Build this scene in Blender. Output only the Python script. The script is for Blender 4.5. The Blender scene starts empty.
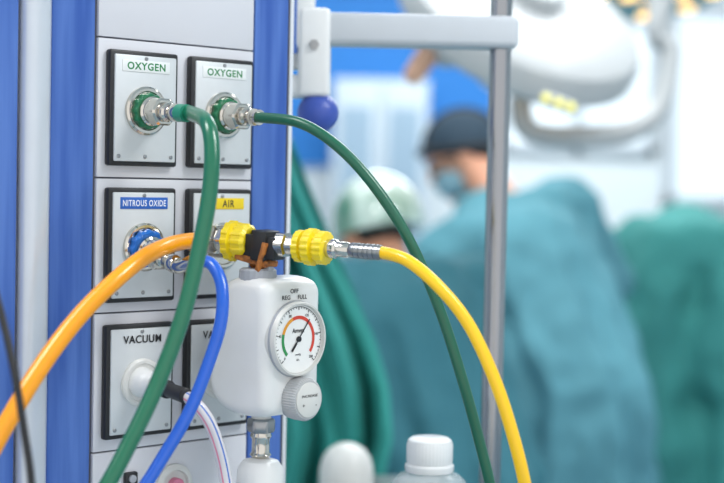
import bpy, bmesh, math, random
from mathutils import Vector, Matrix
random.seed(4)
scene = bpy.context.scene
scene.view_settings.view_transform = 'Standard'
V = Vector
I4 = Matrix.Identity(4)
# ------------------------------------------------------------------ camera
F = 1500.0
CAM = V((0, 0, 1.45))
R = (Matrix.Rotation(math.radians(87.7), 3, 'X') @ Matrix.Rotation(math.radians(1.2), 3, 'Z'))
def ray(px, py):
    return R @ V(((px-362)/F, -(py-241.5)/F, -1))
def at(px, py, d):
    return CAM + ray(px, py)*d
cd = bpy.data.cameras.new('camera'); cam = bpy.data.objects.new('camera', cd)
scene.collection.objects.link(cam)
cam.matrix_world = Matrix.Translation(CAM) @ R.to_4x4()
cd.sensor_width = 36; cd.lens = 36*F/724; cd.clip_start = 0.05
cd.dof.use_dof = True; cd.dof.focus_distance = 1.47; cd.dof.aperture_fstop = 2.9
scene.camera = cam
# ------------------------------------------------------------------ panel frame
A = math.radians(43)
n = V((math.sin(A), -math.cos(A), 0)); t = V((math.cos(A), math.sin(A), 0))
def frame(x, y, z, o):
    m = Matrix.Identity(4)
    for i in range(3):
        m[i][0] = x[i]; m[i][1] = y[i]; m[i][2] = z[i]; m[i][3] = o[i]
    return m
O = at(140, 240, 1.5)
M = frame(t, -n, V((0, 0, 1)), O)
Mi = M.inverted()
def PP(px, py, off=0.0):
    d = ray(px, py)
    k = ((O+n*off)-CAM).dot(n)/d.dot(n)
    return Mi @ (CAM+d*k)
def axis_frame(p, d):
    z = d.normalized(); up = V((0, 0, 1)) if abs(z.z) < .9 else V((1, 0, 0))
    x = up.cross(z).normalized(); y = z.cross(x)
    return frame(x, y, z, p)
# ------------------------------------------------------------------ materials
def lin(c):
    return tuple(((v/255)/12.92 if v/255 <= .04045 else ((v/255+.055)/1.055)**2.4) for v in c)+(1,)
def mat(name, c, rough=.5, metal=0, var=.04, scale=30, bump=0.0, coat=0, emit=0, trans=0, alpha=1, spec=.5, stretch=None, bdist=.002, c2=None, ramp=None):
    m = bpy.data.materials.new(name); m.use_nodes = True
    nt = m.node_tree; b = nt.nodes['Principled BSDF']
    col = lin(c)
    tc = nt.nodes.new('ShaderNodeTexCoord'); nz = nt.nodes.new('ShaderNodeTexNoise')
    nz.inputs['Scale'].default_value = scale; nz.inputs['Detail'].default_value = 3
    if stretch:
        mp = nt.nodes.new('ShaderNodeMapping'); mp.inputs['Scale'].default_value = stretch
        nt.links.new(tc.outputs['Object'], mp.inputs[0]); nt.links.new(mp.outputs[0], nz.inputs['Vector'])
    else:
        nt.links.new(tc.outputs['Object'], nz.inputs['Vector'])
    mx = nt.nodes.new('ShaderNodeMix'); mx.data_type = 'RGBA'
    if c2:
        mx.inputs[6].default_value = col; mx.inputs[7].default_value = lin(c2)
    else:
        mx.inputs[6].default_value = tuple(v*(1-var) for v in col[:3])+(1,)
        mx.inputs[7].default_value = tuple(min(1, v*(1+var)) for v in col[:3])+(1,)
    fac = nz.outputs['Fac']
    if ramp:
        mr = nt.nodes.new('ShaderNodeMapRange'); mr.inputs[1].default_value = ramp[0]; mr.inputs[2].default_value = ramp[1]
        nt.links.new(fac, mr.inputs[0]); fac = mr.outputs[0]
    nt.links.new(fac, mx.inputs[0]); nt.links.new(mx.outputs[2], b.inputs['Base Color'])
    b.inputs['Roughness'].default_value = rough; b.inputs['Metallic'].default_value = metal
    b.inputs['Coat Weight'].default_value = coat; b.inputs['Specular IOR Level'].default_value = spec
    b.inputs['Transmission Weight'].default_value = trans; b.inputs['Alpha'].default_value = alpha
    if emit:
        nt.links.new(mx.outputs[2], b.inputs['Emission Color']); b.inputs['Emission Strength'].default_value = emit
    if bump:
        bp = nt.nodes.new('ShaderNodeBump'); bp.inputs['Strength'].default_value = bump; bp.inputs['Distance'].default_value = bdist
        nt.links.new(nz.outputs['Fac'], bp.inputs['Height']); nt.links.new(bp.outputs[0], b.inputs['Normal'])
    return m
m_panel = mat('panel_grey', (214, 215, 221), .5, scale=8)
m_bodyw = mat('column_white', (226, 229, 234), .35)
m_silver = mat('anodised', (208, 214, 222), .32, .3)
m_blue = mat('strip_blue', (58, 94, 172), .7, scale=60, stretch=(1, 1, .06), c2=(90, 126, 198), ramp=(.34, .68), bump=.15, bdist=.001, spec=.3)
m_seam = mat('seam', (95, 98, 108), .7)
m_black = mat('black_plastic', (30, 31, 34), .45)
m_plate = mat('plate_satin', (212, 216, 218), .42, .2, scale=60, var=.05)
m_labelw = mat('label_white', (232, 235, 235), .42)
m_gtext = mat('green_ink', (6, 124, 62), .5)
m_btext = mat('black_ink', (30, 30, 34), .5)
m_wtext = mat('white_ink', (240, 242, 245), .5)
m_bband = mat('blue_band', (36, 98, 188), .4)
m_yband = mat('yellow_band', (240, 208, 30), .4)
m_chrome = mat('chrome', (210, 205, 196), .15, 1, var=.06)
m_steel = mat('steel', (160, 162, 164), .3, 1, var=.05)
m_poles = mat('pole_steel', (160, 162, 166), .16, 1, var=.12, scale=60, stretch=(1, 1, .05))
m_gring = mat('green_plastic', (10, 112, 72), .35, coat=.4)
m_ghose = mat('green_rubber', (14, 104, 74), .28, coat=.35, bump=.1, scale=90)
m_ghose2 = mat('green_rubber_dark', (12, 92, 68), .34, coat=.25)
m_gsleeve = mat('teal_sleeve', (40, 140, 112), .4)
m_ohose = mat('orange_rubber', (250, 160, 6), .3, coat=.35, bump=.1, scale=90)
m_yhose = mat('yellow_rubber', (250, 198, 8), .34, coat=.3)
m_yplast = mat('yellow_plastic', (242, 214, 24), .38, coat=.3)
m_bhose = mat('blue_rubber', (24, 92, 200), .3, coat=.4)
m_bring = mat('blue_plastic', (12, 105, 195), .35, coat=.3)
m_white = mat('white_plastic', (232, 233, 232), .35, coat=.2)
m_white2 = mat('offwhite_plastic', (218, 218, 214), .4, coat=.15)
m_capt = mat('bottle_cap_plastic', (236, 238, 238), .3, alpha=.9, coat=.2)
m_grey = mat('grey_plastic', (166, 170, 178), .45)
m_knobg = mat('knob_grey', (184, 186, 188), .45)
m_dial = mat('dial', (246, 246, 244), .5)
m_red = mat('red_ink', (218, 70, 52), .5)
m_green2 = mat('dial_green', (50, 150, 85), .5)
m_yel2 = mat('dial_orange', (236, 160, 50), .5)
m_brown = mat('brown_strap', (120, 70, 34), .65, scale=160, bump=.4, c2=(190, 118, 52), ramp=(.35, .65))
m_clear = mat('clear_tube', (228, 225, 229), .2, alpha=.85, coat=.3)
m_bottle = mat('translucent_plastic', (222, 229, 230), .25, alpha=.38, coat=.3)
m_pink = mat('pink_stripe', (222, 130, 160), .4)
m_bstripe = mat('blue_stripe', (70, 110, 190), .4)
m_knobblue = mat('knob_blue', (58, 84, 172), .45, coat=.1)
m_arm = mat('arm_grey', (196, 202, 208), .35)
m_lampshell = mat('lamp_shell', (190, 193, 194), .4, coat=.2)
m_gownA = mat('gown_teal', (92, 152, 166), .85, var=.18, scale=5, bump=.5, bdist=.02, stretch=(1, 1, .45))
m_gownB = mat('gown_teal_dark', (62, 124, 138), .85, var=.18, scale=5, bump=.5, bdist=.02, stretch=(1, 1, .45))
m_drape = mat('drape_green', (48, 146, 138), .85, var=.18, scale=6, bump=.4, bdist=.015, stretch=(1, 1, .35))
m_drape2 = mat('drape_teal', (58, 138, 134), .85, var=.24, scale=5, bump=.5, bdist=.02, stretch=(1, 1, .4))
m_skin = mat('skin', (230, 165, 134), .5, var=.06)
m_glove = mat('glove_latex', (225, 220, 200), .5)
m_capA = mat('cap_slate', (46, 66, 82), .8)
m_capB = mat('cap_green_highlights', (56, 136, 104), .12, scale=7, coat=1, c2=(222, 242, 228), ramp=(.36, .56), spec=1)  # white highlights on the cap are painted into the green by noise
m_hair = mat('hair', (32, 27, 26), .6)
m_mask = mat('mask', (150, 190, 205), .8)
m_eye = mat('eye', (235, 235, 232), .2)
m_wall = mat('wall_paint', (234, 240, 243), .7, scale=2)
m_wallblue = mat('wall_blue', (36, 125, 205), .6, scale=2)
m_floor = mat('floor_vinyl', (140, 165, 178), .3, scale=3)
m_ceil = mat('ceiling_paint', (238, 242, 244), .8, scale=3)
m_win = mat('window_glow', (240, 248, 255), .5, emit=.25, var=.02)
m_lamp = mat('lamp_lens', (255, 206, 130), .3, emit=2.2)
m_led = mat('indicator_led', (220, 212, 80), .3, emit=1.3)
m_lum = mat('luminaire', (250, 252, 255), .5, emit=3)  # glow of the luminaires added to light the room
m_cab = mat('cabinet', (186, 198, 208), .5)
m_cabglass = mat('cabinet_glass', (150, 172, 190), .15)
m_tan = mat('tan_grip', (228, 180, 152), .5)
# ------------------------------------------------------------------ mesh builder
class B:
    def __init__(s): s.bm = bmesh.new(); s.mi = 0
    def _add(s, verts, faces, Fm):
        vs = [s.bm.verts.new(Fm @ V(v)) for v in verts]
        for f in faces:
            try:
                fc = s.bm.faces.new([vs[i] for i in f]); fc.material_index = s.mi
            except ValueError: pass
        return s
    def box(s, c, size, bev=0, Fm=I4, seg=2):
        b = bmesh.new(); bmesh.ops.create_cube(b, size=1)
        for v in b.verts: v.co = V((v.co.x*size[0]+c[0], v.co.y*size[1]+c[1], v.co.z*size[2]+c[2]))
        if bev: bmesh.ops.bevel(b, geom=b.edges[:], offset=bev, segments=seg, affect='EDGES', profile=.5)
        b.verts.index_update()
        s._add([v.co.copy() for v in b.verts], [[v.index for v in f.verts] for f in b.faces], Fm); b.free(); return s
    def lathe(s, prof, Fm=I4, seg=40, mod=None, rot=0):
        vs = []; fs = []
        for k, (r, z) in enumerate(prof):
            for j in range(seg):
                a = 2*math.pi*j/seg+rot
                rr = r*(mod(a, k) if mod else 1)
                vs.append((rr*math.cos(a), rr*math.sin(a), z))
        for k in range(len(prof)-1):
            for j in range(seg):
                j2 = (j+1) % seg
                fs.append([k*seg+j, k*seg+j2, (k+1)*seg+j2, (k+1)*seg+j])
        if prof[0][0] > 1e-5: fs.append([j for j in range(seg)][::-1])
        if prof[-1][0] > 1e-5: fs.append([(len(prof)-1)*seg+j for j in range(seg)])
        return s._add(vs, fs, Fm)
    def sweep(s, pts, r, seg=20, sub=10, matfn=None):
        P = []
        q = [pts[0]*2-pts[1]]+list(pts)+[pts[-1]*2-pts[-2]]
        for i in range(1, len(q)-2):
            for k in range(sub):
                u = k/sub
                a, b, c, d = q[i-1], q[i], q[i+1], q[i+2]
                P.append(.5*((2*b)+(c-a)*u+(2*a-5*b+4*c-d)*u*u+(3*b-a-3*c+d)*u**3))
        P.append(pts[-1])
        N = len(P); prev = None; rings = []
        for i, p in enumerate(P):
            d = (P[min(i+1, N-1)]-P[max(i-1, 0)]).normalized()
            if prev is None:
                x = V((0, 0, 1)).cross(d)
                if x.length < .1: x = V((1, 0, 0)).cross(d)
                x.normalize()
            else:
                x = (prev-d*prev.dot(d)).normalized()
            prev = x; y = d.cross(x)
            rr = r(i/(N-1)) if callable(r) else r
            rings.append([s.bm.verts.new(p+x*rr*math.cos(2*math.pi*j/seg)+y*rr*math.sin(2*math.pi*j/seg)) for j in range(seg)])
        for i in range(N-1):
            for j in range(seg):
                f = s.bm.faces.new([rings[i][j], rings[i][(j+1) % seg], rings[i+1][(j+1) % seg], rings[i+1][j]])
                f.material_index = matfn(j) if matfn else s.mi
        s.bm.faces.new(rings[0][::-1]); s.bm.faces.new(rings[-1]); return s
    def caps(s, p1, r1, p2, r2, seg=14):
        p1 = V(p1); p2 = V(p2); d = p2-p1; L = max(d.length, 1e-4)
        prof = [(0.0, -r1)]+[(r1*math.cos(a), -r1*math.sin(a)) for a in (1.1, .6, 0)]
        prof += [(r2*math.cos(a), L+r2*math.sin(a)) for a in (0, .6, 1.1)]+[(0.0, L+r2)]
        return s.lathe(prof, axis_frame(p1, d), seg)
    def ell(s, c, rad, Fm=I4, seg=24, rg=14, zmin=-1, zmax=1):
        prof = []
        a0 = math.asin(zmin); a1 = math.asin(zmax)
        for k in range(rg+1):
            a = a0+(a1-a0)*k/rg
            prof.append((max(math.cos(a), 0), math.sin(a)))
        return s.lathe(prof, Fm @ Matrix.Translation(V(c)) @ Matrix.Diagonal((rad[0], rad[1], rad[2], 1)), seg)
    def mesh(s, name, mats, smooth=35):
        bmesh.ops.remove_doubles(s.bm, verts=s.bm.verts[:], dist=1e-6)
        bmesh.ops.recalc_face_normals(s.bm, faces=s.bm.faces[:])
        me = bpy.data.meshes.new(name); s.bm.to_mesh(me); s.bm.free()
        for m in (mats if isinstance(mats, (list, tuple)) else [mats]): me.materials.append(m)
        if smooth:
            me.polygons.foreach_set('use_smooth', [True]*len(me.polygons))
            me.set_sharp_from_angle(angle=math.radians(smooth))
        return me
def link(o): scene.collection.objects.link(o); return o
def props(o, label, cat, group=None, kind=None):
    if label: o['label'] = label
    if cat: o['category'] = cat
    if group: o['group'] = group
    if kind: o['kind'] = kind
MW = {}
def thing(name, label, cat, mw=I4, group=None):
    o = bpy.data.objects.new(name, None); o.empty_display_size = .05
    link(o); o.matrix_world = mw
    props(o, label, cat, group); MW[o.name] = mw.copy(); return o
def part(par, name, b, mats, Fm=I4, label=None, smooth=35):
    me = b.mesh(name, mats, smooth) if isinstance(b, B) else b
    if not isinstance(b, B):
        me.materials.clear()
        me.materials.append(mats)
    pm = MW[par.name]
    me.transform(pm.inverted() @ Fm)
    o = bpy.data.objects.new(name, me); link(o); o.parent = par; MW[o.name] = pm.copy()
    if label: o['label'] = label
    return o
def solo(name, b, mats, Fm, label, cat, group=None, kind=None, smooth=35):
    me = b.mesh(name, mats, smooth)
    o = bpy.data.objects.new(name, me); link(o); o.matrix_world = Fm; MW[o.name] = Fm.copy()
    props(o, label, cat, group, kind); return o
def text_mesh(s, w=None, h=None, off=0.0, spacing=1.0):
    cu = bpy.data.curves.new('t', 'FONT'); cu.body = s; cu.align_x = 'CENTER'; cu.align_y = 'CENTER'
    cu.size = 1; cu.offset = off; cu.extrude = .01; cu.space_character = spacing
    o = link(bpy.data.objects.new('t', cu))
    dg = bpy.context.evaluated_depsgraph_get()
    me = bpy.data.meshes.new_from_object(o.evaluated_get(dg))
    bpy.data.objects.remove(o)
    xs = [v.co.x for v in me.vertices]; ys = [v.co.y for v in me.vertices]
    cx = (min(xs)+max(xs))/2; cy = (min(ys)+max(ys))/2
    sx = w/(max(xs)-min(xs)) if w else None; sy = h/(max(ys)-min(ys)) if h else None
    sx = sx or sy; sy = sy or sx
    me.transform(Matrix.Diagonal((sx, sy, min(sx, sy), 1)) @ Matrix.Translation((-cx, -cy, 0)))
    return me
FACE = Matrix.Rotation(math.radians(90), 4, 'X')
OUT = Matrix.Rotation(math.radians(90), 4, 'X')
def remeshed(b, vox, smooth_it=4, wrinkle=0.0, wsize=.12):
    me = b.mesh('tmp', [], 0)
    o = link(bpy.data.objects.new('tmp', me))
    r = o.modifiers.new('r', 'REMESH'); r.mode = 'VOXEL'; r.voxel_size = vox
    if smooth_it:
        sm = o.modifiers.new('s', 'SMOOTH'); sm.iterations = smooth_it; sm.factor = .5
    if wrinkle:
        tx = bpy.data.textures.new('cloth_wrinkle', 'CLOUDS'); tx.noise_scale = wsize; tx.noise_depth = 1
        dm = o.modifiers.new('d', 'DISPLACE'); dm.texture = tx; dm.strength = wrinkle; dm.mid_level = .5; dm.texture_coords = 'LOCAL'
    dg = bpy.context.evaluated_depsgraph_get(); dg.update()
    m2 = bpy.data.meshes.new_from_object(o.evaluated_get(dg))
    bpy.data.objects.remove(o)
    m2.polygons.foreach_set('use_smooth', [True]*len(m2.polygons))
    return m2
# ------------------------------------------------------------------ room
def wallbox(name, c, size, m):
    return solo(name, B().box(c, size), m, I4, None, None, kind='structure', smooth=0)
YB = 7.6
wallbox('floor', (0, 3.3, -.05), (8.4, 9, .1), m_floor)
wallbox('ceiling', (0, 3.3, 3.05), (8.4, 9, .1), m_ceil)
wallbox('wall_back', (0, YB+.05, 1.5), (8.4, .1, 3), m_wall)
wallbox('wall_left', (-4.15, 3.3, 1.5), (.1, 9, 3), m_wall)
wallbox('wall_right', (4.15, 3.3, 1.5), (.1, 9, 3), m_wall)
def backrect(x0, y0, x1, y1):
    a = at(x0, y0, YB); b = at(x1, y1, YB)
    return CAM+(a-CAM)*(YB/a.y), CAM+(b-CAM)*(YB/b.y)
def backpanel(name, x0, y0, x1, y1, th, m):
    a, b = backrect(x0, y0, x1, y1)
    zt = min(a.z, 2.98)
    return wallbox(name, ((a.x+b.x)/2, YB-th/2-.001, (zt+b.z)/2), (b.x-a.x, th, zt-b.z), m)
backpanel('trim_1', 290, -300, 492, 170, .03, m_wallblue)
def window(i, x0, y0, x1, y1):
    a, b = backrect(x0, y0, x1, y1)
    w = b.x-a.x; h = a.z-b.z; cx = (a.x+b.x)/2; cz = (a.z+b.z)/2
    Fm = Matrix.Translation((cx, YB-.02, cz))
    o = bpy.data.objects.new('window_%d' % i, None); link(o); o.matrix_world = Fm; MW[o.name] = Fm.copy()
    o['kind'] = 'structure'
    part(o, 'pane', B().box((0, .005, 0), (w, .01, h)), m_win, Fm)
    fb = B()
    for sx in (-1, 0, 1): fb.box((sx*w/2, -.01, 0), (.05, .04, h+.05), .004)
    for sz in (-1, 1): fb.box((0, -.01, sz*h/2), (w+.05, .04, .05), .004)
    part(o, 'frame', fb, m_arm, Fm)
window(1, 505, 20, 650, 150); window(2, 672, 10, 900, 205)
a, b = backrect(335, 84, 423, 190)
cx = (a.x+b.x)/2; w = (b.x-a.x); zt = a.z
Fm = Matrix.Translation((cx, YB-.25, 0))
cab = thing('storage_cabinet', 'tall pale grey storage cabinet with glass doors against blue wall', 'cabinet', Fm)
part(cab, 'body', B().box((0, 0, zt/2), (w, .4, zt), .005), m_cab, Fm)
for sx in (-1, 1):
    d = part(cab, 'door', B().box((sx*w/4, -.21, zt/2+.02), (w/2-.01, .02, zt-.1), .004), m_cab, Fm)
    part(d, 'pane', B().box((sx*w/4, -.222, zt*.72), (w/2-.08, .006, zt*.42)), m_cabglass, Fm)
    part(d, 'handle', B().box((sx*.02, -.235, zt/2), (.012, .03, .15), .004), m_steel, Fm)
for i, (lx, ly) in enumerate([(-1.2, .9), (1.4, .9), (-1.2, 3.6), (1.6, 5.6), (-1.2, 6.2)]):  # unseen luminaires, added as light sources for the room
    Fm = Matrix.Translation((lx, ly, 2.97))
    o = thing('added_ceiling_light', 'unseen rectangular white luminaire added in the ceiling to light the room', 'added ceiling light', Fm, 'added ceiling luminaires')
    part(o, 'frame', B().box((0, 0, .01), (1.26, .66, .04), .005), m_white, Fm)
    part(o, 'diffuser', B().box((0, 0, -.015), (1.18, .58, .012)), m_lum, Fm)
def area(loc, rot, sx, sy, power, col=(1, 1, 1)):
    l = bpy.data.lights.new('area_light', 'AREA'); l.shape = 'RECTANGLE'; l.size = sx; l.size_y = sy; l.energy = power; l.color = col
    o = link(bpy.data.objects.new('area_light', l)); o.location = loc; o.rotation_euler = rot; return o
area((-1.2, .9, 2.93), (0, 0, 0), 1.1, .55, 22)
area((1.4, .9, 2.93), (0, 0, 0), 1.1, .55, 34)
area((.6, 3.4, 2.93), (0, 0, 0), 1.6, 1.0, 42, (.97, .99, 1))
area((.6, 6.0, 2.93), (0, 0, 0), 2.5, 1.0, 72, (.96, .99, 1))
w = bpy.data.worlds.new('world'); scene.world = w; w.use_nodes = True
w.node_tree.nodes['Background'].inputs[0].default_value = (.98, .99, 1, 1); w.node_tree.nodes['Background'].inputs[1].default_value = 1.15
# ------------------------------------------------------------------ column
U = lambda px, py=240, off=0: PP(px, py, off).x
col = thing('medical_gas_column', 'white ceiling-mounted medical gas column with blue vertical strips', 'medical gas column', M)
ztop = 3.0-O.z; zbot = .75-O.z; zc = (ztop+zbot)/2; zh = ztop-zbot
def vstrip(name, x0, x1, yoff, dep, m, bev=.004, lab=None):
    u0, u1 = U(x0), U(x1)
    return part(col, name, B().box(((u0+u1)/2, -yoff+dep/2, zc), (u1-u0, dep, zh-.004), bev, seg=3), m, M, lab)
uL, uR = U(-70), U(294)
part(col, 'body', B().box(((uL+uR)/2, .135, zc), (uR-uL, .26, zh), .003), m_bodyw, M)
vstrip('trim_strip', -60, 14, .004, .010, m_blue, .001, 'matte blue vertical strip')
vstrip('rail', 17, 44, .016, .024, m_silver, .010, 'silver rounded vertical rail')
vstrip('trim_strip', 47, 90, .004, .010, m_blue, .001, 'matte blue vertical strip')
vstrip('trim_strip', 249, 282, .004, .010, m_blue, .001, 'matte blue vertical strip')
vstrip('gasket', 283, 285, .003, .006, m_seam, .001)
uA, uB = U(93), U(247)
part(col, 'backing', B().box(((uA+uB)/2, .001, zc), (uB-uA+.004, .004, zh-.01)), m_seam, M)
zr = [PP(120, y).z for y in (39, 178, 312, 449)]
p = zr[1]-zr[2]
zs = [zr[0]+4*p, zr[0]+3*p, zr[0]+2*p, zr[0]+p]+zr+[zr[3]-p]
for i in range(len(zs)-1):
    part(col, 'module_panel', B().box(((uA+uB)/2, -.002, (zs[i]+zs[i+1])/2), (uB-uA, .006, zs[i]-zs[i+1]-.0016), .0008), m_panel, M)
# ------------------------------------------------------------------ outlets
PF = .015
uc = [U(143, 240, PF), U(221, 240, PF)]
zc_ = [PP(145, 109, PF).z, PP(145, 245, PF).z, PP(145, 380, PF).z]
def outlet(c, r, txt, tm, band, label, ring):
    Fm = M @ Matrix.Translation((uc[c], -.005, zc_[r]))
    o = thing('gas_outlet', label, 'gas outlet', Fm, 'gas outlets on the column')
    part(o, 'bezel', B().box((0, -.0045, 0), (.081, .009, .113), .0025), m_black, Fm)
    part(o, 'face_plate', B().box((.0005, -.0095, 0), (.0725, .003, .104), .0012), m_plate, Fm)
    tz = .0415
    if band is not None:
        part(o, 'label_strip', B().box((0, -.0113, tz), (.056, .0012, .0115), .0004), band, Fm)
    wdt = {'OXYGEN': .0450, 'NITROUS OXIDE': .051, 'AIR': .0155, 'VACUUM': .045}[txt]
    ht = {'OXYGEN': .0074, 'NITROUS OXIDE': .0062, 'AIR': .0074, 'VACUUM': .0078}[txt]
    wt = {'OXYGEN': .024, 'NITROUS OXIDE': .014, 'AIR': .016, 'VACUUM': .014}[txt]
    tx = .0075 if txt == 'AIR' else 0
    part(o, 'lettering', text_mesh(txt, wdt, ht, wt, 1.12), tm, Fm @ Matrix.Translation((tx, -.0119, tz)) @ FACE)
    for sx, sz in ((0, .0490), (0, -.047), (-.031, -.047), (.031, -.047)):
        part(o, 'screw', B().lathe([(.002, 0), (.002, .0008), (.0012, .0014), (0, .0014)], seg=14), m_steel, Fm @ Matrix.Translation((sx, -.011, sz)) @ OUT)
    part(o, 'socket', B().lathe([(.024, 0), (.024, .003), (.022, .0045), (.0195, .0045), (.0185, .003), (.010, .003), (.010, .001), (0, .001)]), m_chrome if ring is not m_white else m_white2, Fm @ Matrix.Translation((0, -.011, -.002)) @ OUT)
    return o
outlet(0, 0, 'OXYGEN', m_gtext, m_labelw, 'satin metal oxygen outlet with green lettering, thick green hose', m_gring)
outlet(1, 0, 'OXYGEN', m_gtext, m_labelw, 'satin metal oxygen outlet with green lettering, slim green hose', m_gring)
outlet(0, 1, 'NITROUS OXIDE', m_wtext, m_bband, 'satin metal nitrous oxide outlet with blue label', m_bring)
outlet(1, 1, 'AIR', m_btext, m_yband, 'satin metal air outlet with yellow label', m_yplast)
outlet(0, 2, 'VACUUM', m_btext, None, 'satin metal vacuum outlet with white tube connector', m_white)
outlet(1, 2, 'VACUUM', m_btext, None, 'satin metal vacuum outlet behind the suction regulator', m_white)
Fm = M @ Matrix.Translation((U(170, 483), -.005, PP(170, 484).z))
o = thing('service_port', 'round white service port with pink markings on column', 'gas port', Fm)
part(o, 'flange', B().lathe([(.022, 0), (.022, .004), (.019, .006), (.016, .006), (.015, .002), (0, .002)]), m_white2, Fm @ OUT)
part(o, 'plug', B().lathe([(.008, 0), (.008, .009), (.007, .010), (0, .010)]), m_pink, Fm @ OUT)
Fm = M @ Matrix.Translation((U(126, 478), -.005, PP(126, 477).z))
o = thing('indicator_button', 'small black indicator button with pale ring', 'button', Fm)
part(o, 'housing', B().box((0, -.003, 0), (.015, .006, .013), .002), m_black, Fm)
part(o, 'lens', B().lathe([(.004, 0), (.004, .003), (0, .004)], seg=20), m_grey, Fm @ Matrix.Translation((0, -.005, 0)) @ OUT)
# ------------------------------------------------------------------ hose fittings
def knurl(nn, amp):
    return lambda a, k: 1+amp*math.cos(nn*a)
def ribs(nn, amp):
    return lambda a, k: 1+amp*max(-1, min(1, 2.2*math.cos(nn*a)))
def hexmod(a, k):
    a = (a % (math.pi/3))-math.pi/6
    return min(1.0, .9/math.cos(a))
def fit_frame(c, r, tilt=0, dz=0):
    return M @ Matrix.Translation((uc[c], -.0165, zc_[r]-.002+dz)) @ OUT @ Matrix.Rotation(math.radians(tilt), 4, 'X')
def outlet_fittings(o, Fm, ringm, rs=1.0):
    part(o, 'collar', B().lathe([(.0165*rs, 0), (.0175*rs, .002), (.0175*rs, .0075), (.0165*rs, .009), (.0135, .009), (0, .009)], seg=96, mod=ribs(12, .035)), ringm, Fm, 'coloured ribbed collar')
    part(o, 'adapter', B().lathe([(.0145, .008), (.0145, .012), (.0125, .0135), (.0125, .018), (.012, .0195), (0, .0195)]), m_chrome, Fm)
    part(o, 'hex_nut', B().lathe([(.0125, .017), (.0145, .019), (.0145, .031), (.0125, .033), (0, .033)], seg=48, mod=hexmod), m_chrome, Fm)
    part(o, 'ferrule', B().lathe([(.008, .033), (.0095, .035), (.0095, .039), (.0075, .041), (.0075, .046), (.0088, .048), (.0088, .055), (.0078, .058), (0, .058)]), m_chrome, Fm)
def fpt(Fm, z): return Fm @ V((0, 0, z))
def hose_thing(name, label, p, g=None): return thing(name, label, 'gas hose', Matrix.Translation(p), g)
g = 'gas hoses plugged into the column'
F1 = fit_frame(0, 0, 3)
h = hose_thing('oxygen_hose', 'thick glossy green oxygen hose hanging from chrome fitting', F1.translation, g)
outlet_fittings(h, F1, m_gring)
d1 = [fpt(F1, .050), fpt(F1, .072)+V((0.002, 0, .0)), at(207, 123, 1.385), at(212, 152, 1.37), at(209, 197, 1.36), at(199, 250, 1.35), at(183, 315, 1.335), at(159, 380, 1.32), at(131, 440, 1.30), at(98, 500, 1.28), at(40, 580, 1.27), at(-30, 680, 1.30)]
part(h, 'tube', B().sweep(d1, .0074), m_ghose)
part(h, 'sleeve', B().sweep([fpt(F1, .052), fpt(F1, .060), fpt(F1, .068)], .0086, sub=4), m_gsleeve, label='teal green end sleeve')
F2 = fit_frame(1, 0, 3)
h = hose_thing('oxygen_hose', 'slim dark green oxygen hose arching away from the outlet', F2.translation, g)
outlet_fittings(h, F2, m_gring)
d2 = [fpt(F2, .050), fpt(F2, .062), at(300, 123, 1.475), at(336, 145, 1.46), at(372, 183, 1.45), at(408, 238, 1.45), at(438, 305, 1.45), at(461, 375, 1.45), at(479, 440, 1.46), at(493, 500, 1.47), at(505, 590, 1.5), at(500, 700, 1.5)]
part(h, 'tube', B().sweep(d2, .0054), m_ghose2)
F3 = fit_frame(0, 1, 15)
h = hose_thing('nitrous_oxide_hose', 'bright blue nitrous oxide hose curving down', F3.translation, g)
outlet_fittings(h, F3, m_bring, 1.08)
d3 = [fpt(F3, .048), fpt(F3, .062), at(192, 262, 1.43), at(204, 261, 1.42), at(214, 267, 1.41), at(222, 287, 1.40), at(221, 322, 1.39), at(209, 362, 1.385), at(190, 410, 1.375), at(166, 452, 1.365), at(134, 500, 1.35), at(70, 570, 1.34), at(0, 670, 1.34)]
part(h, 'tube', B().sweep(d3, .0060), m_bhose)
part(h, 'elbow', B().sweep(d3[:3]+[at(198, 261, 1.425)], .0070, sub=6), m_chrome, label='chrome hose elbow')
# ---- air manifold chain along one axis
a0 = at(222, 240, 1.50); a1 = at(350, 250, 1.435)
ax = (a1-a0)
FA = axis_frame(a0, ax)
def s_at(px):
    lo, hi = -.2, .5
    for _ in range(40):
        m_ = (lo+hi)/2; q = R.transposed() @ ((FA @ V((0, 0, m_)))-CAM)
        if 362+F*q.x/-q.z < px: lo = m_
        else: hi = m_
    return lo
class SA(dict):
    def __missing__(s, k): s[k] = s_at(k); return s[k]
sA = SA()
air = thing('air_manifold', 'yellow and chrome branching air connector plugged into air outlet', 'gas connector', Matrix.Translation(a0), None)
part(air, 'probe', B().lathe([(.013, 0), (.013, .058), (0, .058)]), m_chrome, M @ Matrix.Translation((uc[1], -.014, zc_[1]-.002)) @ OUT)
part(air, 'tee_body', B().lathe([(.012, sA[204]), (.0150, sA[206]), (.0155, sA[219]), (.0125, sA[220]), (.0125, sA[223]), (.0165, sA[224]), (.0165, sA[228]), (.012, sA[230]), (0, sA[230])], seg=48, mod=hexmod), m_chrome, FA)
part(air, 'ribbed_collar', B().lathe([(.0175, sA[229]), (.0198, sA[230]), (.0198, sA[236]), (.0165, sA[237]), (.0165, sA[239]), (.0178, sA[240]), (.0178, sA[248]), (.0145, sA[251]), (0, sA[251])], seg=160, mod=ribs(12, .03)), m_yplast, FA, 'yellow ribbed collar')
sm = (sA[249]+sA[280])/2
TB = FA @ Matrix.Rotation(math.radians(4), 4, 'X')
part(air, 'valve_block', B().box((0, 0, sm), (.022, .022, sA[281]-sA[249]), .0015).box((0, .0015, sm+.001), (.029, .030, .016), .002).box((.006, .002, sm-.012), (.018, .026, .006), .001), m_black, TB)
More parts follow.
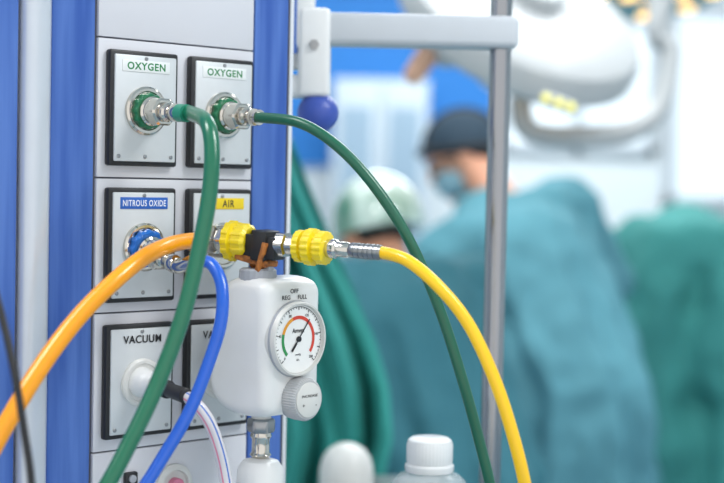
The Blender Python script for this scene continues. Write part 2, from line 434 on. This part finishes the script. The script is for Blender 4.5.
part(air, 'hex_nut', B().lathe([(.011, sA[278]), (.0128, sA[279]), (.0128, sA[287]), (.0095, sA[288]), (.0095, sA[298]), (0, sA[298])], seg=48, mod=hexmod), m_chrome, FA)
s1, s2 = sA[297], sA[328]
q_ = s2-s1
prof = [(.013, s1), (.0155, s1+.0012), (.0155, s1+q_*.22), (.0125, s1+q_*.25), (.0125, s1+q_*.34), (.0178, s1+q_*.37), (.0178, s1+q_*.60), (.0135, s1+q_*.63), (.0135, s1+q_*.72), (.0160, s1+q_*.75), (.0160, s2-.001), (.013, s2)]
part(air, 'ribbed_collar', B().lathe(prof, seg=160, mod=ribs(16, .022)), m_yplast, FA, 'yellow ribbed collar')
part(air, 'coupling', B().lathe([(.009, sA[328]), (.0095, sA[332]), (.0095, sA[336]), (.0075, sA[338]), (.0075, sA[348]), (.006, sA[350]), (0, sA[350])]), m_chrome, FA)
c_s = FA @ V((0, 0, sm-.004))
sb = B()
ex = ax.normalized(); ez = V((0, 0, 1)); ey = ex.cross(ez).normalized()
FS = frame(ex, ey, ez, c_s)
sb.box((-.002, 0, -.0175), (.038, .024, .007), .002, FS @ Matrix.Rotation(math.radians(10), 4, 'Y'))
sb.box((-.016, -.008, -.023), (.030, .006, .007), .001, FS @ Matrix.Rotation(math.radians(-20), 4, 'Y'))
sb.box((.004, -.008, -.024), (.014, .005, .010), .001, FS @ Matrix.Rotation(math.radians(30), 4, 'Y'))
sb.box((.012, .002, -.010), (.005, .028, .030), .001, FS @ Matrix.Rotation(math.radians(16), 4, 'Y'))
part(air, 'strap', sb, m_brown, I4, 'brown woven tie strap')
h = hose_thing('air_hose', 'slim yellow air hose with steel crimp ferrule', FA @ V((0, 0, sA[350])), g)
s3, s4 = sA[350], sA[382]
pf = [(.0062, s3)]
for k in range(6):
    z0 = s3+.002+(s4-s3-.003)*k/6; dz = (s4-s3-.003)/6
    pf += [(.0074, z0+.1*dz), (.0074, z0+.75*dz), (.0067, z0+.8*dz), (.0067, z0+.98*dz)]
pf += [(.0066, s4)]
part(h, 'ferrule', B().lathe(pf), m_steel, FA)
p0 = fpt(FA, sA[366]); p1 = fpt(FA, sA[382])
part(h, 'tube', B().sweep([p0, p1, at(408, 261, 1.40), at(440, 288, 1.385), at(469, 325, 1.38), at(494, 378, 1.375), at(512, 432, 1.375), at(526, 490, 1.38), at(540, 580, 1.4), at(545, 700, 1.4)], .0060), m_yhose)
# orange hose
po = FA @ V((0, 0, sA[207]))
h = hose_thing('air_hose', 'thick orange-yellow hose sweeping across the column', po, g)
dirb = (at(190, 242, 1.475)-po)
FO = axis_frame(po, dirb)
Lo = dirb.length
part(h, 'ferrule', B().lathe([(.012, -.003), (.012, .004), (.010, .006), (.010, Lo*.6), (.0085, Lo), (0, Lo)]), m_chrome, FO)
do = [at(198, 241, 1.485), at(188, 241, 1.465), at(170, 245, 1.43), at(146, 256, 1.39), at(118, 278, 1.36), at(84, 311, 1.335), at(52, 351, 1.31), at(22, 397, 1.285), at(-8, 450, 1.27), at(-35, 505, 1.25), at(-70, 620, 1.24), V((-.42, 1.24, .5)), V((-.44, 1.2, .12)), V((-.5, 1.1, .009)), V((-.62, .95, .009))]
part(h, 'tube', B().sweep(do, .0080), m_ohose)
# vacuum tube
F4 = M @ Matrix.Translation((uc[0]-.002, -.0165, zc_[2]-.001)) @ OUT
h = thing('suction_tube', 'translucent striped suction tube with white plug and black coupling', 'suction tube', Matrix.Translation(F4.translation))
part(h, 'plug', B().lathe([(.0150, 0), (.0152, .003), (.0140, .005), (.0128, .012), (.0105, .016), (.0095, .018), (.0095, .026), (0, .026)]), m_white, F4)
q0 = fpt(F4, .022); q1 = at(186, 396, 1.42)
FV = axis_frame(q0, q1-q0); Lq = (q1-q0).length
part(h, 'coupling', B().lathe([(.0055, 0), (.0055, Lq*.25), (.009, Lq*.29), (.009, Lq*.46), (.007, Lq*.5), (.0075, Lq), (.006, Lq+.001), (0, Lq+.001)]), m_black, FV, 'black barbed coupling')
part(h, 'tube', B().sweep([q1-(q1-q0).normalized()*.006, at(194, 402, 1.42), at(208, 420, 1.42), at(218, 445, 1.425), at(225, 475, 1.43), at(231, 520, 1.43), at(235, 620, 1.43)], .0062, seg=24,
     matfn=lambda j: 1 if j in (3, 4, 12) else 2 if j in (8, 18) else 0), [m_clear, m_pink, m_bstripe])
h = thing('power_cable', 'thin black power cable hanging beside the column', 'cable', Matrix.Translation(at(-10, 270, 1.22)))
part(h, 'sheath', B().sweep([at(-40, 200, 1.24), at(-12, 270, 1.22), at(4, 325, 1.21), at(15, 375, 1.2), at(24, 430, 1.2), at(32, 490, 1.2), at(36, 600, 1.2), V((-.26, 1.2, .5)), V((-.28, 1.15, .08)), V((-.3, 1.0, .004)), V((-.4, .9, .004))], .0032), m_black)
# ------------------------------------------------------------------ suction regulator
ro = .128
gc = PP(294, 338.5, ro)
FR = M @ Matrix.Translation(gc) @ Matrix.Rotation(math.radians(5), 4, 'Z')
reg = thing('suction_regulator', 'white wall-mounted suction regulator with round vacuum gauge', 'vacuum regulator', FR)
ctrl = [V((-.001, .040, 0)), V((.000, .050, 0)), V((.008, .057, 0)), V((.028, .060, 0)), V((.051, .058, 0)), V((.068, .048, 0)), V((.078, .022, 0)), V((.084, -.010, 0)), V((.085, -.040, 0)), V((.077, -.064, 0)), V((.052, -.076, 0)), V((.016, -.077, 0)), V((.002, -.072, 0)), V((-.001, -.060, 0))]
sp_ = []
NC = len(ctrl)
for i in range(NC-1):
    a_, b_, c_, d_ = ctrl[max(i-1, 0)], ctrl[i], ctrl[i+1], ctrl[min(i+2, NC-1)]
    for k in range(5):
        u = k/5
        sp_.append(.5*((2*b_)+(c_-a_)*u+(2*a_-5*b_+4*c_-d_)*u*u+(3*b_-a_-3*c_+d_)*u**3))
sp_.append(ctrl[-1])
W2 = .040; RR = .013
xs_ = []
for k in range(9):
    xs_.append((-W2+RR*(1-math.cos(math.pi/2*k/8)), RR*(1-math.sin(math.pi/2*k/8))))
secs = xs_+[(-x, o_) for x, o_ in xs_[::-1]]
vs = []; fs = []; NP = len(sp_)
for x, of in secs:
    for q in sp_:
        vs.append((x, .041+(q.x-.041)*(1-of/.042), -.008+(q.y+.008)*(1-of/.068)))
for i in range(len(secs)-1):
    for j in range(NP):
        j2 = (j+1) % NP; fs.append([i*NP+j, i*NP+j2, (i+1)*NP+j2, (i+1)*NP+j])
fs.append(list(range(NP))); fs.append([(len(secs)-1)*NP+j for j in range(NP)])
part(reg, 'housing', B()._add(vs, fs, I4), m_white, FR, smooth=70)
part(reg, 'wall_adapter', B().lathe([(.020, .0), (.020, .012), (.015, .014), (.015, .030), (.019, .032), (.019, .056), (0, .056)]), m_white2, M @ Matrix.Translation((uc[1], -.0165, zc_[2]-.002)) @ OUT)
gau = part(reg, 'gauge', B().lathe([(.0370, -.016), (.0370, .007), (.0358, .0092), (.0342, .0092), (.0336, .005), (0, .005)], seg=64), m_white2, FR @ OUT)
part(gau, 'dial', B().lathe([(.0334, .0052), (.0334, .0056), (0, .0056)], seg=64), m_dial, FR @ OUT)
part(gau, 'rim', B().lathe([(.0373, .001), (.0378, .0015), (.0378, .0035), (.0373, .004)], seg=64), m_grey, FR @ OUT, 'grey gauge rim')
def arc(b, r0, r1, a0, a1, z, n_=24):
    vs = []; fs = []
    for i in range(n_+1):
        a = math.radians(a0+(a1-a0)*i/n_)
        vs += [(r0*math.cos(a), r0*math.sin(a), z), (r1*math.cos(a), r1*math.sin(a), z)]
    for i in range(n_): fs.append([2*i, 2*i+1, 2*i+3, 2*i+2])
    return b._add(vs, fs, I4)
part(gau, 'red_scale', arc(B(), .0196, .0230, 112, -38, .0060), m_red, FR @ OUT, smooth=0)
part(gau, 'green_scale', arc(B(), .0196, .0230, 225, 165, .0060), m_green2, FR @ OUT, smooth=0)
part(gau, 'orange_scale', arc(B(), .0196, .0230, 165, 112, .0060), m_yel2, FR @ OUT, smooth=0)
tb = B(); arc(tb, .0316, .0321, 225, -45, .0061, 48)
for i in range(41):
    a = math.radians(225-270*i/40); l_ = .0032 if i % 4 == 0 else .0018; w_ = .0004 if i % 4 == 0 else .0002
    tb.box((.0318-l_/2, 0, .0061), (l_, w_*2, .0002), 0, Matrix.Rotation(a, 4, 'Z'))
part(gau, 'graduation', tb, m_btext, FR @ OUT, smooth=0)
def join_text(items):
    bmx = bmesh.new()
    for s_, w_, h_, mt in items:
        me = text_mesh(s_, w_, h_, .01); me.transform(mt); bmx.from_mesh(me)
    me = bpy.data.meshes.new('lettering'); bmx.to_mesh(me); bmx.free(); return me
its = []
for i in range(0, 11, 2):
    a = math.radians(225-27*i); its.append((str(i*20), None, .0027, Matrix.Translation((.0258*math.cos(a), .0258*math.sin(a), .0060))))
its.append(('mmHg', None, .0026, Matrix.Translation((0, -.0155, .0060))))
its.append(('kPa', None, .0020, Matrix.Translation((0, -.0205, .0060))))
part(gau, 'lettering', join_text(its), m_btext, FR @ OUT)
part(gau, 'brand_lettering', join_text([('Amvex', .017, .0046, Matrix.Translation((0, .0085, .0060)))]), m_btext, FR @ OUT)
nb = B(); Rm = Matrix.Rotation(math.radians(52), 4, 'Z')
nb.box((.006, 0, .0068), (.036, .0011, .0006), .0002, Rm).box((-.010, 0, .0068), (.010, .0024, .0006), .0002, Rm).lathe([(.0028, .006), (.0028, .0078), (0, .0082)], seg=20)
part(gau, 'needle', nb, m_btext, FR @ OUT)
part(reg, 'lettering', join_text([('OFF', .0112, .0043, Matrix.Translation((-.002, .0470, 0))), ('REG', .0112, .0043, Matrix.Translation((-.0132, .0408, 0))), ('FULL', .0128, .0043, Matrix.Translation((.0095, .0408, 0)))]), m_btext, FR @ Matrix.Translation((0, -.0014, 0)) @ OUT)
FT = FR @ Matrix.Translation((-.018, .034, .056))
part(reg, 'selector_knob', B().lathe([(.0175, -.002), (.0185, .003), (.0180, .010), (.0160, .012), (0, .012)], seg=72, mod=knurl(18, .02)).box((0, -.010, .0125), (.007, .018, .004), .001), m_grey, FT, 'grey mode selector knob')
FK = FR @ Matrix.Translation((.004, -.001, -.0590)) @ OUT
kn = part(reg, 'control_knob', B().lathe([(.015, -.014), (.0205, -.004), (.0208, .002), (.0208, .014), (.0190, .0165), (0, .0165)], seg=192, mod=lambda a, k: 1+(.025*math.cos(48*a) if k in (2, 3) else 0)), m_knobg, FK, 'grey knurled control knob')
part(kn, 'knob_cap', B().lathe([(.0172, .0165), (.0172, .0175), (.0160, .0182), (0, .0182)], seg=48), m_white2, FK)
part(kn, 'lettering', join_text([('INCREASE', .022, .0026, Matrix.Translation((0, .004, .0184))), ('+        -', .020, .0026, Matrix.Translation((0, -.005, .0184)))]), m_btext, FK)
FBp = Matrix.Translation(FR @ V((0.0, .044, -.072))) @ Matrix.Rotation(math.pi, 4, 'X')
pb = part(reg, 'bottom_port', B().lathe([(.016, -.010), (.016, .004), (.010, .006), (.010, .012), (0, .012)]), m_white2, FBp)
part(pb, 'swivel_nut', B().lathe([(.0125, .012), (.014, .014), (.014, .024), (.0125, .026), (0, .026)], seg=48, mod=hexmod), m_steel, FBp)
part(pb, 'sight_tube', B().lathe([(.010, .026), (.011, .030), (.009, .033), (.009, .046), (.011, .049), (.008, .052), (0, .052)]), m_chrome, FBp)
part(pb, 'trap_cap', B().lathe([(.008, .052), (.018, .055), (.023, .062), (.024, .075), (.022, .110), (.015, .118), (0, .118)]), m_white, FBp)
# ------------------------------------------------------------------ support arm, knob and pole
pa = at(318, 27, 1.72); pbp = at(517, 27, 1.72)
arm = thing('support_arm', 'pale grey horizontal support arm bolted to the column', 'support arm', Matrix.Translation(pa))
zb = pa.z-.003
part(arm, 'beam', B().box(((pa.x+pbp.x)/2, pa.y, zb), (pbp.x-pa.x, .052, .036), .007, seg=3), m_arm)
xl = pa.x
part(arm, 'bracket', B().box((xl-.003, pa.y-.002, zb-.028), (.036, .060, .100), .006, seg=3).box((xl-.016, pa.y-.004, zb+.03), (.024, .05, .11), .006).box((xl-.018, pa.y-.004, zb-.066), (.040, .046, .026), .010, seg=3).box((xl-.045, pa.y+.02, zb-.02), (.07, .03, .05), .004), m_white)
part(arm, 'strip', B().box((xl-.028, pa.y-.024, zb+.03), (.012, .01, .12), .002), m_blue, label='blue plastic strip')
part(arm, 'bolt', B().lathe([(.006, 0), (.006, .003), (0, .004)], seg=6), m_steel, Matrix.Translation((xl-.003, pa.y-.032, zb-.02)) @ OUT)
kb = at(318, 113, 1.71)
part(arm, 'knob_stem', B().caps((kb.x, kb.y, kb.z), .008, (kb.x-.006, kb.y, kb.z+.045), .010), m_white2)
part(arm, 'ball_knob', B().ell(kb, (.0238, .0238, .0228)), m_knobblue, label='round blue clamp knob')
pt_ = at(501, 27, 1.72)
Fm = Matrix.Translation((pt_.x, pt_.y, .6))
pole = thing('infusion_pole', 'brushed steel infusion pole held by the support arm', 'infusion pole', Fm)
part(pole, 'tube', B().lathe([(.0115, 0), (.0125, .002), (.0125, 1.55), (.0115, 1.553), (0, 1.553)], seg=40), m_poles, Fm)
hk = B()
for k in range(4):
    Rm = Matrix.Rotation(k*math.pi/2+.4, 4, 'Z'); hk.sweep([Rm @ V(v) for v in ((0, 0, 1.54), (.05, 0, 1.535), (.1, 0, 1.54), (.115, 0, 1.57))], .003, seg=8, sub=5)
part(pole, 'hook', hk, m_steel, Fm)
# ------------------------------------------------------------------ trolley with bottle + jar
ct = at(430, 437, 1.62)
TZ = ct.z-.165
Fm = Matrix.Translation((.033, ct.y+.25, 0))
tr = thing('instrument_trolley', 'narrow steel instrument trolley with flat top holding bottles', 'trolley', Fm)
part(tr, 'tabletop', B().box((0, 0, TZ-.01), (.18, .75, .02), .004), m_steel, Fm)
part(tr, 'shelf', B().box((0, 0, .3), (.17, .7, .015), .004), m_steel, Fm)
for sx in (-1, 1):
    for sy in (-1, 1):
        part(tr, 'leg', B().lathe([(.012, .06), (.012, TZ-.02), (0, TZ-.02)], seg=16), m_steel, Fm @ Matrix.Translation((sx*.072, sy*.34, 0)))
        part(tr, 'castor', B().lathe([(.022, -.012), (.03, -.008), (.03, .008), (.022, .012), (0, .012)], seg=24), m_black, Fm @ Matrix.Translation((sx*.072, sy*.34, .03)) @ OUT)
Fm = Matrix.Translation((ct.x, ct.y, TZ))
bo = thing('saline_bottle', 'translucent plastic saline bottle with white screw cap', 'bottle', Fm)
part(bo, 'body', B().lathe([(.040, 0), (.043, .004), (.043, .106), (.040, .117), (.033, .124), (.025, .127), (.0225, .129), (.0225, .136), (0, .136)]), m_bottle, Fm)
part(bo, 'cap', B().lathe([(.0255, .128), (.0265, .130), (.0265, .135), (.0240, .137), (.0250, .139), (.0250, .157), (.0235, .162), (.020, .1645), (0, .165)], seg=192, mod=lambda a, k: 1+(.006*math.cos(40*a) if k in (4, 5) else 0)), m_capt, Fm)
cj = at(347, 442, 2.15)
Fm = Matrix.Translation((cj.x, cj.y, TZ))
hj = cj.z-TZ
jr = thing('suction_jar', 'pale plastic jar with rounded dome lid', 'jar', Fm)
part(jr, 'body', B().lathe([(.034, 0), (.037, .004), (.037, hj-.07), (.03, hj-.065), (0, hj-.065)]), m_white2, Fm)
part(jr, 'lid', B().lathe([(.038, hj-.072), (.039, hj-.066), (.039, hj-.044), (.038, hj-.034), (.034, hj-.021), (.026, hj-.010), (.014, hj-.003), (0, hj)]), m_white2, Fm)
# ------------------------------------------------------------------ drapes
def drape_sheet(b, fn, nu=90, nv=60):
    vs = [fn(i/nu, j/nv) for j in range(nv+1) for i in range(nu+1)]
    fs = [[j*(nu+1)+i, j*(nu+1)+i+1, (j+1)*(nu+1)+i+1, (j+1)*(nu+1)+i] for j in range(nv) for i in range(nu)]
    return b._add(vs, fs, I4)
edge = [(140, 292), (190, 311), (240, 332), (290, 354), (340, 374), (390, 388), (440, 392), (490, 380), (600, 370), (760, 372)]
def eint(y):
    for (y0, x0), (y1, x1) in zip(edge, edge[1:]):
        if y <= y1: return x0+(x1-x0)*(y-y0)/(y1-y0)
    return edge[-1][1]
def dfn(u, v):
    y = 140+(745-140)*v; xr = eint(y); x = 120+(xr-120)*u
    d = 2.55+.032*math.sin(u*34+v*3.5)*(.4+v)+.020*math.sin(u*59-v*7+1)-.05*v+.015*math.sin(v*19+u*13)
    return at(x, y, d)
o = solo('surgical_drape', drape_sheet(B(), dfn), m_drape, I4, 'green surgical sheet hanging in folds from a stand', 'drape')
sd = o.modifiers.new('thick', 'SOLIDIFY'); sd.thickness = .004
sp = at(140, 138, 2.66); sp2 = at(291, 141, 2.66)
st = thing('drape_stand', 'steel stand with crossbar holding the green sheet', 'stand', Matrix.Translation((sp.x, sp.y, 0)))
part(st, 'crossbar', B().caps((sp.x-.05, sp.y, sp2.z), .01, (sp2.x-.01, sp2.y, sp2.z), .01), m_steel)
part(st, 'post', B().lathe([(.014, .02), (.014, sp2.z), (0, sp2.z)], Matrix.Translation((sp.x, sp.y+.12, 0)), 20).caps((sp.x, sp.y+.12, sp2.z-.01), .01, (sp.x, sp.y, sp2.z), .01), m_steel)
part(st, 'base', B().lathe([(.22, 0), (.22, .02), (.05, .035), (0, .035)], Matrix.Translation((sp.x, sp.y+.12, 0)), 32), m_steel)
def loft(b, rings, seg=64, Fm=I4, ph=0.0, pw=2.0, nf=9):
    vs = []; fs = []
    for k, (cx, cy, cz, rx, ry, am) in enumerate(rings):
        for j in range(seg):
            a = 2*math.pi*j/seg
            c_, s_ = math.cos(a), math.sin(a)
            e = 2/pw
            x = math.copysign(abs(c_)**e, c_); y = math.copysign(abs(s_)**e, s_)
            f = 1+am*(.6*math.sin(nf*a+ph+cz*2.0)+.4*math.sin((nf*1.0+4)*a-ph*2+cz*3))
            vs.append((cx+rx*x*f, cy+ry*y*f, cz))
    for k in range(len(rings)-1):
        for j in range(seg):
            j2 = (j+1) % seg; fs.append([k*seg+j, k*seg+j2, (k+1)*seg+j2, (k+1)*seg+j])
    fs.append(list(range(seg))[::-1]); fs.append([(len(rings)-1)*seg+j for j in range(seg)])
    return b._add(vs, fs, Fm)
q = at(700, 214, 4.7); q2 = at(606, 260, 4.7)
H = q.z
bb = B()
loft(bb, [(0, 0, .12, .68, .36, .16), (0, 0, .5, .67, .35, .16), (0, 0, .9, .65, .34, .15), (0, 0, H-.22, .62, .32, .12), (0, 0, H-.12, .58, .28, .07), (0, 0, H-.06, .48, .2, 0)], 160, pw=2.8, nf=17)
bb.ell((-.36, -.05, H-.13), (.26, .24, .15)).ell((-.04, -.08, H-.15), (.24, .26, .16)).ell((.26, 0, H-.12), (.3, .24, .14)).ell((-.15, -.30, H-.42), (.22, .10, .26)).ell((-.47, -.24, H-.5), (.12, .10, .4))
me = remeshed(bb, .02, 3, .10, .2); me.materials.append(m_drape2)
o = link(bpy.data.objects.new('draped_table', me)); o.matrix_world = Matrix.Translation((q2.x+.64, q.y+.3, 0))
props(o, 'tall equipment table covered by wrinkled green surgical drape', 'draped table')
# ------------------------------------------------------------------ people
def person(name, label, base, yaw, sc, lean, side, headturn, headpitch, gown, capm, arms, width=1.0, lamp=False, ph=0, hup=0.0, hfw=0.0, capk=1.0, shr=.088, wr_=.045, shz=(0.0, 0.0), nb_=.085):
    Fm = Matrix.Translation((base[0], base[1], 0)) @ Matrix.Rotation(yaw, 4, 'Z') @ Matrix.Scale(sc, 4)
    MWp = Matrix.Translation((base[0], base[1], 0))
    P = thing(name, label, 'person', MWp)
    hip = V((0, -.04, .93)); chest = V((side*.6, lean*.55, 1.25)); neckb = V((side, lean, 1.42)); nt_ = neckb+V((side*.15, .085+hfw*.5, .025+hup*.6))
    hc = nt_+V((0, .065+hfw*.5, .040+hup*.4))
    b = B()
    b.ell(hip, (.165, .115, .12)); b.caps(hip, .125, (hip+chest)/2, .12).caps((hip+chest)/2, .12, chest, .13)
    b.ell(chest, (.165, .11, .13)); b.caps(neckb-V((.09, .01, .075)), .055, neckb-V((-.09, .01, .075)), .055)
    b.caps(neckb-V((0, 0, .06)), .06, nt_, .054).caps(nt_, .054, hc, .05)
    HF = Matrix.Translation(hc) @ Matrix.Rotation(headturn, 4, 'Z') @ Matrix.Rotation(-headpitch, 4, 'X')
    b.ell((0, -.005, .02), (.076, .096, .10), HF); b.ell((0, .022, -.045), (.056, .068, .072), HF)
    b.caps(HF @ V((0, .088, .005)), .010, HF @ V((0, .106, -.028)), .014)
    b.ell((0, .078, -.062), (.026, .014, .010), HF); b.ell((0, .066, -.098), (.024, .02, .018), HF)
    for sx in (-1, 1):
        b.ell((sx*.079, -.005, -.012), (.012, .020, .032), HF)
        b.ell((sx*.033, .084, .022), (.022, .012, .008), HF)
        b.caps(hip+V((sx*.09, 0, -.05)), .095, (sx*.11, .03, .50), .06).caps((sx*.11, .03, .50), .062, (sx*.11, -.02, .30), .055).caps((sx*.11, -.02, .30), .055, (sx*.11, 0, .09), .038)
        b.caps((sx*.11, -.03, .05), .04, (sx*.12, .15, .035), .032)
    sl = B(); gloves = []
    for sx, (el, wr), sz_ in zip((-1, 1), arms, shz):
        gl = B(); gloves.append(gl)
        sh = neckb+V((sx*.185, -.01, -.072+sz_)); el = V(el); wr = V(wr)
        b.caps(sh, .058, el, .045).caps(el, .045, wr, .030)
        sl.caps(sh, shr if sx > 0 else min(shr, .092), el, .082).caps(el, .082, wr, .046)
        sl.caps(sh+V((0, -.01, .0)), (shr if sx > 0 else min(shr, .09))*.95, neckb+V((0, -.045, -.045)), nb_)
        d = (wr-el).normalized(); s_ = d.cross(V((0, 0, 1))).normalized(); u_ = s_.cross(d).normalized()
        for bb, ex in ((b, 0), (gl, .0018)):
            bb.caps(wr, .028+ex, wr+d*.03, .028+ex)
            for k in range(4):
                off = (k-1.5)*.019
                bb.caps(wr+d*.02+s_*off*.6, .016+ex, wr+d*.085+s_*off, .0125+ex)
                k0 = wr+d*.085+s_*off; fl = (.036, .043, .040, .031)[k]
                k1 = k0+d*fl*.9-u_*.012; k2 = k1+d*fl*.5-u_*fl*.45; k3 = k2+d*fl*.1-u_*fl*.5
                bb.caps(k0, .0098+ex, k1, .0088+ex).caps(k1, .0088+ex, k2, .008+ex).caps(k2, .008+ex, k3, .0072+ex)
            tb_ = wr+d*.03-s_*sx*.022
            bb.caps(tb_, .015+ex, tb_+d*.03-s_*sx*.03-u_*.01, .011+ex).caps(tb_+d*.03-s_*sx*.03-u_*.01, .011+ex, tb_+d*.06-s_*sx*.034-u_*.024, .009+ex)
    part(P, 'body', remeshed(b, .0075, 3), m_skin, Fm)
    for gl in gloves: part(P, 'glove', remeshed(gl, .006, 1), m_glove, Fm)
    w_ = width
    def mid(f): return hip.lerp(neckb, f)
    rings = [(0, -.02, .30, .265*w_, .24*w_, .16), (0, -.03, .55, .25*w_, .22*w_, .15), (0, -.04, .80, .230*w_, .195*w_, .13), (hip.x, hip.y, .95, .222*w_, .18*w_, .12)]
    for f, rx, ry, am in ((.25, .225, .175, .11), (.5, .232, .175, .09), (.75, .242, .170, .06), (.88, .240, .155, .03), (.97, .18, .13, .01), (1.02, .115, .095, 0), (1.05, .08, .075, 0)):
        c_ = mid(f); rings.append((c_.x, c_.y, c_.z, rx*w_ if f < .95 else rx, ry*w_ if f < .95 else ry, am))
    loft(sl, rings, 96, ph=ph, nf=10)
    part(P, 'gown', remeshed(sl, .014, 2, wr_, .14), gown, Fm)
    CT = HF @ Matrix.Translation((0, -.014, .026)) @ Matrix.Rotation(math.radians(18), 4, 'X')
    cb = B().ell((0, -.01*(capk-1)*10, 0), (.090*capk, .110*capk, .108*capk), CT, 40, 14, -.20, 1)
    part(P, 'cap', cb, capm, Fm)
    part(P, 'hair', B().ell((0, -.030, -.006), (.074, .078, .090), CT, 32, 10, -.50, -.10), m_hair, Fm)
    part(P, 'face_mask', B().ell((0, .034, -.05), (.062, .074, .062), HF, 30, 14, -.85, .5), m_mask, Fm)
    for sx in (-1, 1):
        e_ = part(P, 'eye', B().ell((sx*.032, .082, .006), (.013, .010, .010), HF), m_eye, Fm)
        part(e_, 'iris', B().ell((sx*.032, .0905, .006), (.006, .003, .006), HF), m_hair, Fm)
    if lamp:
        pts = [HF @ V((.090*math.cos(a), .108*math.sin(a)-.008, .022+.035*math.sin(a))) for a in [2*math.pi*i/20 for i in range(21)]]
        part(P, 'headlamp_band', B().sweep(pts, .009, seg=10, sub=3), m_black, Fm, 'black headlamp strap')
        pts = [HF @ V((.0, .112*math.cos(a)-.010, .028+.106*math.sin(a))) for a in [math.pi*i/12 for i in range(13)]]
        part(P, 'headlamp_band', B().sweep(pts, .008, seg=10, sub=3), m_black, Fm, 'black headlamp strap')
        part(P, 'headlamp', B().lathe([(.012, -.006), (.013, .014), (.010, .018), (0, .018)], HF @ Matrix.Translation((0, .100, .058)) @ Matrix.Rotation(math.radians(-90), 4, 'X')), m_black, Fm)
        gb = B()
        for sx in (-1, 1): gb.box((sx*.030, .100, .004), (.048, .006, .028), .006).box((sx*.078, .05, .006), (.004, .10, .006), .001)
        part(P, 'glasses', gb, m_black, Fm @ HF)
    for sx in (-1, 1):
        part(P, 'clog', B().caps((sx*.11, -.03, .048), .047, (sx*.12, .15, .042), .041), m_white2, Fm)
    return P
bA = at(568, 300, 3.95)
person('person', 'surgeon in teal gown with headlamp, back turned, bending forward', (bA.x, bA.y), math.radians(42), .99, .20, 0.0, math.radians(40), math.radians(24), m_gownA, m_capA,
       [((-.30, .34, 1.14), (-.20, .56, 1.08)), ((.34, .15, 1.20), (.28, .44, 1.02))], 1.0, lamp=True, ph=.5, hup=.055, hfw=.05, capk=.97, shr=.112, wr_=.05, shz=(-.035, .035), nb_=.08)
bB = at(450, 320, 3.15)
person('person', 'surgeon in dark teal gown and glossy green cap leaning over', (bB.x, bB.y), math.radians(30), .885, .21, 0.0, math.radians(5), math.radians(34), m_gownB, m_capB,
       [((-.30, .34, 1.08), (-.16, .56, 1.02)), ((.26, .30, 1.06), (.14, .54, 1.00))], .94, ph=2.0, hup=.01, hfw=.01, capk=1.24, wr_=.05, shz=(.015, .02))
# ------------------------------------------------------------------ operating lights
def olight(c, tilt, rad, label, th, lenses, armpts=None):
    Fm = Matrix.Translation(c) @ tilt
    o = thing('operating_light', label, 'operating light', Matrix.Translation(c))
    part(o, 'head', B().lathe([(rad*.93, -.01), (rad, .005), (rad, .035), (rad*.95, th*.65), (rad*.80, th*.85), (rad*.5, th*.95), (rad*.25, th), (rad*.24, th+.03), (rad*.2, th+.035), (0, th+.035)], seg=64), m_lampshell, Fm)
    part(o, 'glass', B().lathe([(rad*.92, -.014), (rad*.92, -.009), (0, -.009)], seg=64), m_cabglass, Fm)
    for rr, cnt in lenses:
        for k in range(cnt):
            a = 2*math.pi*k/cnt
            part(o, 'lens', B().lathe([(.022, 0), (.022, .004), (0, .006)], seg=16), m_lamp, Fm @ Matrix.Translation((rad*rr*math.cos(a), rad*rr*math.sin(a), -.020)))
    part(o, 'handle', B().lathe([(.030, -.14), (.033, -.12), (.024, -.05), (.045, -.02), (.045, -.005), (0, -.005)], seg=24), m_white, Fm)
    if armpts:
        part(o, 'arm', B().sweep(armpts, .024, seg=16), m_lampshell)
    return o, Fm
c1 = at(516, 32, 3.25)
T1 = Matrix.Rotation(math.radians(22), 4, 'Y') @ Matrix.Rotation(math.radians(33), 4, 'X')
o1, F1l = olight(c1, T1, .275, 'large smooth grey-white operating light housing seen from behind', .095, [(.72, 10), (.4, 5)],
       armpts=[at(528, 70, 3.3), at(521, 112, 3.25), at(534, 133, 3.25), at(575, 137, 3.28), at(630, 131, 3.32), at(660, 106, 3.36), at(670, 50, 3.4), at(664, 0, 3.4), V((.95, 3.5, 2.6)), V((.95, 3.6, 2.98))])
part(o1, 'indicator_housing', B().caps(at(545, 99, 2.97), .014, at(572, 108, 2.97), .013), m_knobg, label='small indicator housing')
for x_, y_ in ((546, 98), (559, 103), (571, 107)):
    part(o1, 'indicator_lamp', B().ell(at(x_, y_, 2.952), (.008, .008, .008), seg=12, rg=8), m_led)
part(o1, 'grip', B().caps(at(500, 45, 3.2), .03, at(446, 55, 3.15), .028), m_lampshell, label='grey side yoke')
part(o1, 'grip_cover', B().caps(at(431, 50, 3.15), .026, at(414, 74, 3.15), .023).caps(at(446, 55, 3.15), .022, at(431, 50, 3.15), .022), m_tan, label='tan hand grip cover')
c2 = at(655, -10, 3.9)
T2 = Matrix.Rotation(math.radians(-14), 4, 'X') @ Matrix.Rotation(math.radians(-4), 4, 'Y')
olight(c2, T2, .20, 'round white operating light with glowing warm lenses', .09, [(.75, 8), (.35, 4)], armpts=[c2+V((0, 0, .08)), c2+V((0, 0, .4)), c2+V((.2, .1, .7)), V((c2.x+.3, c2.y+.1, 2.98))])
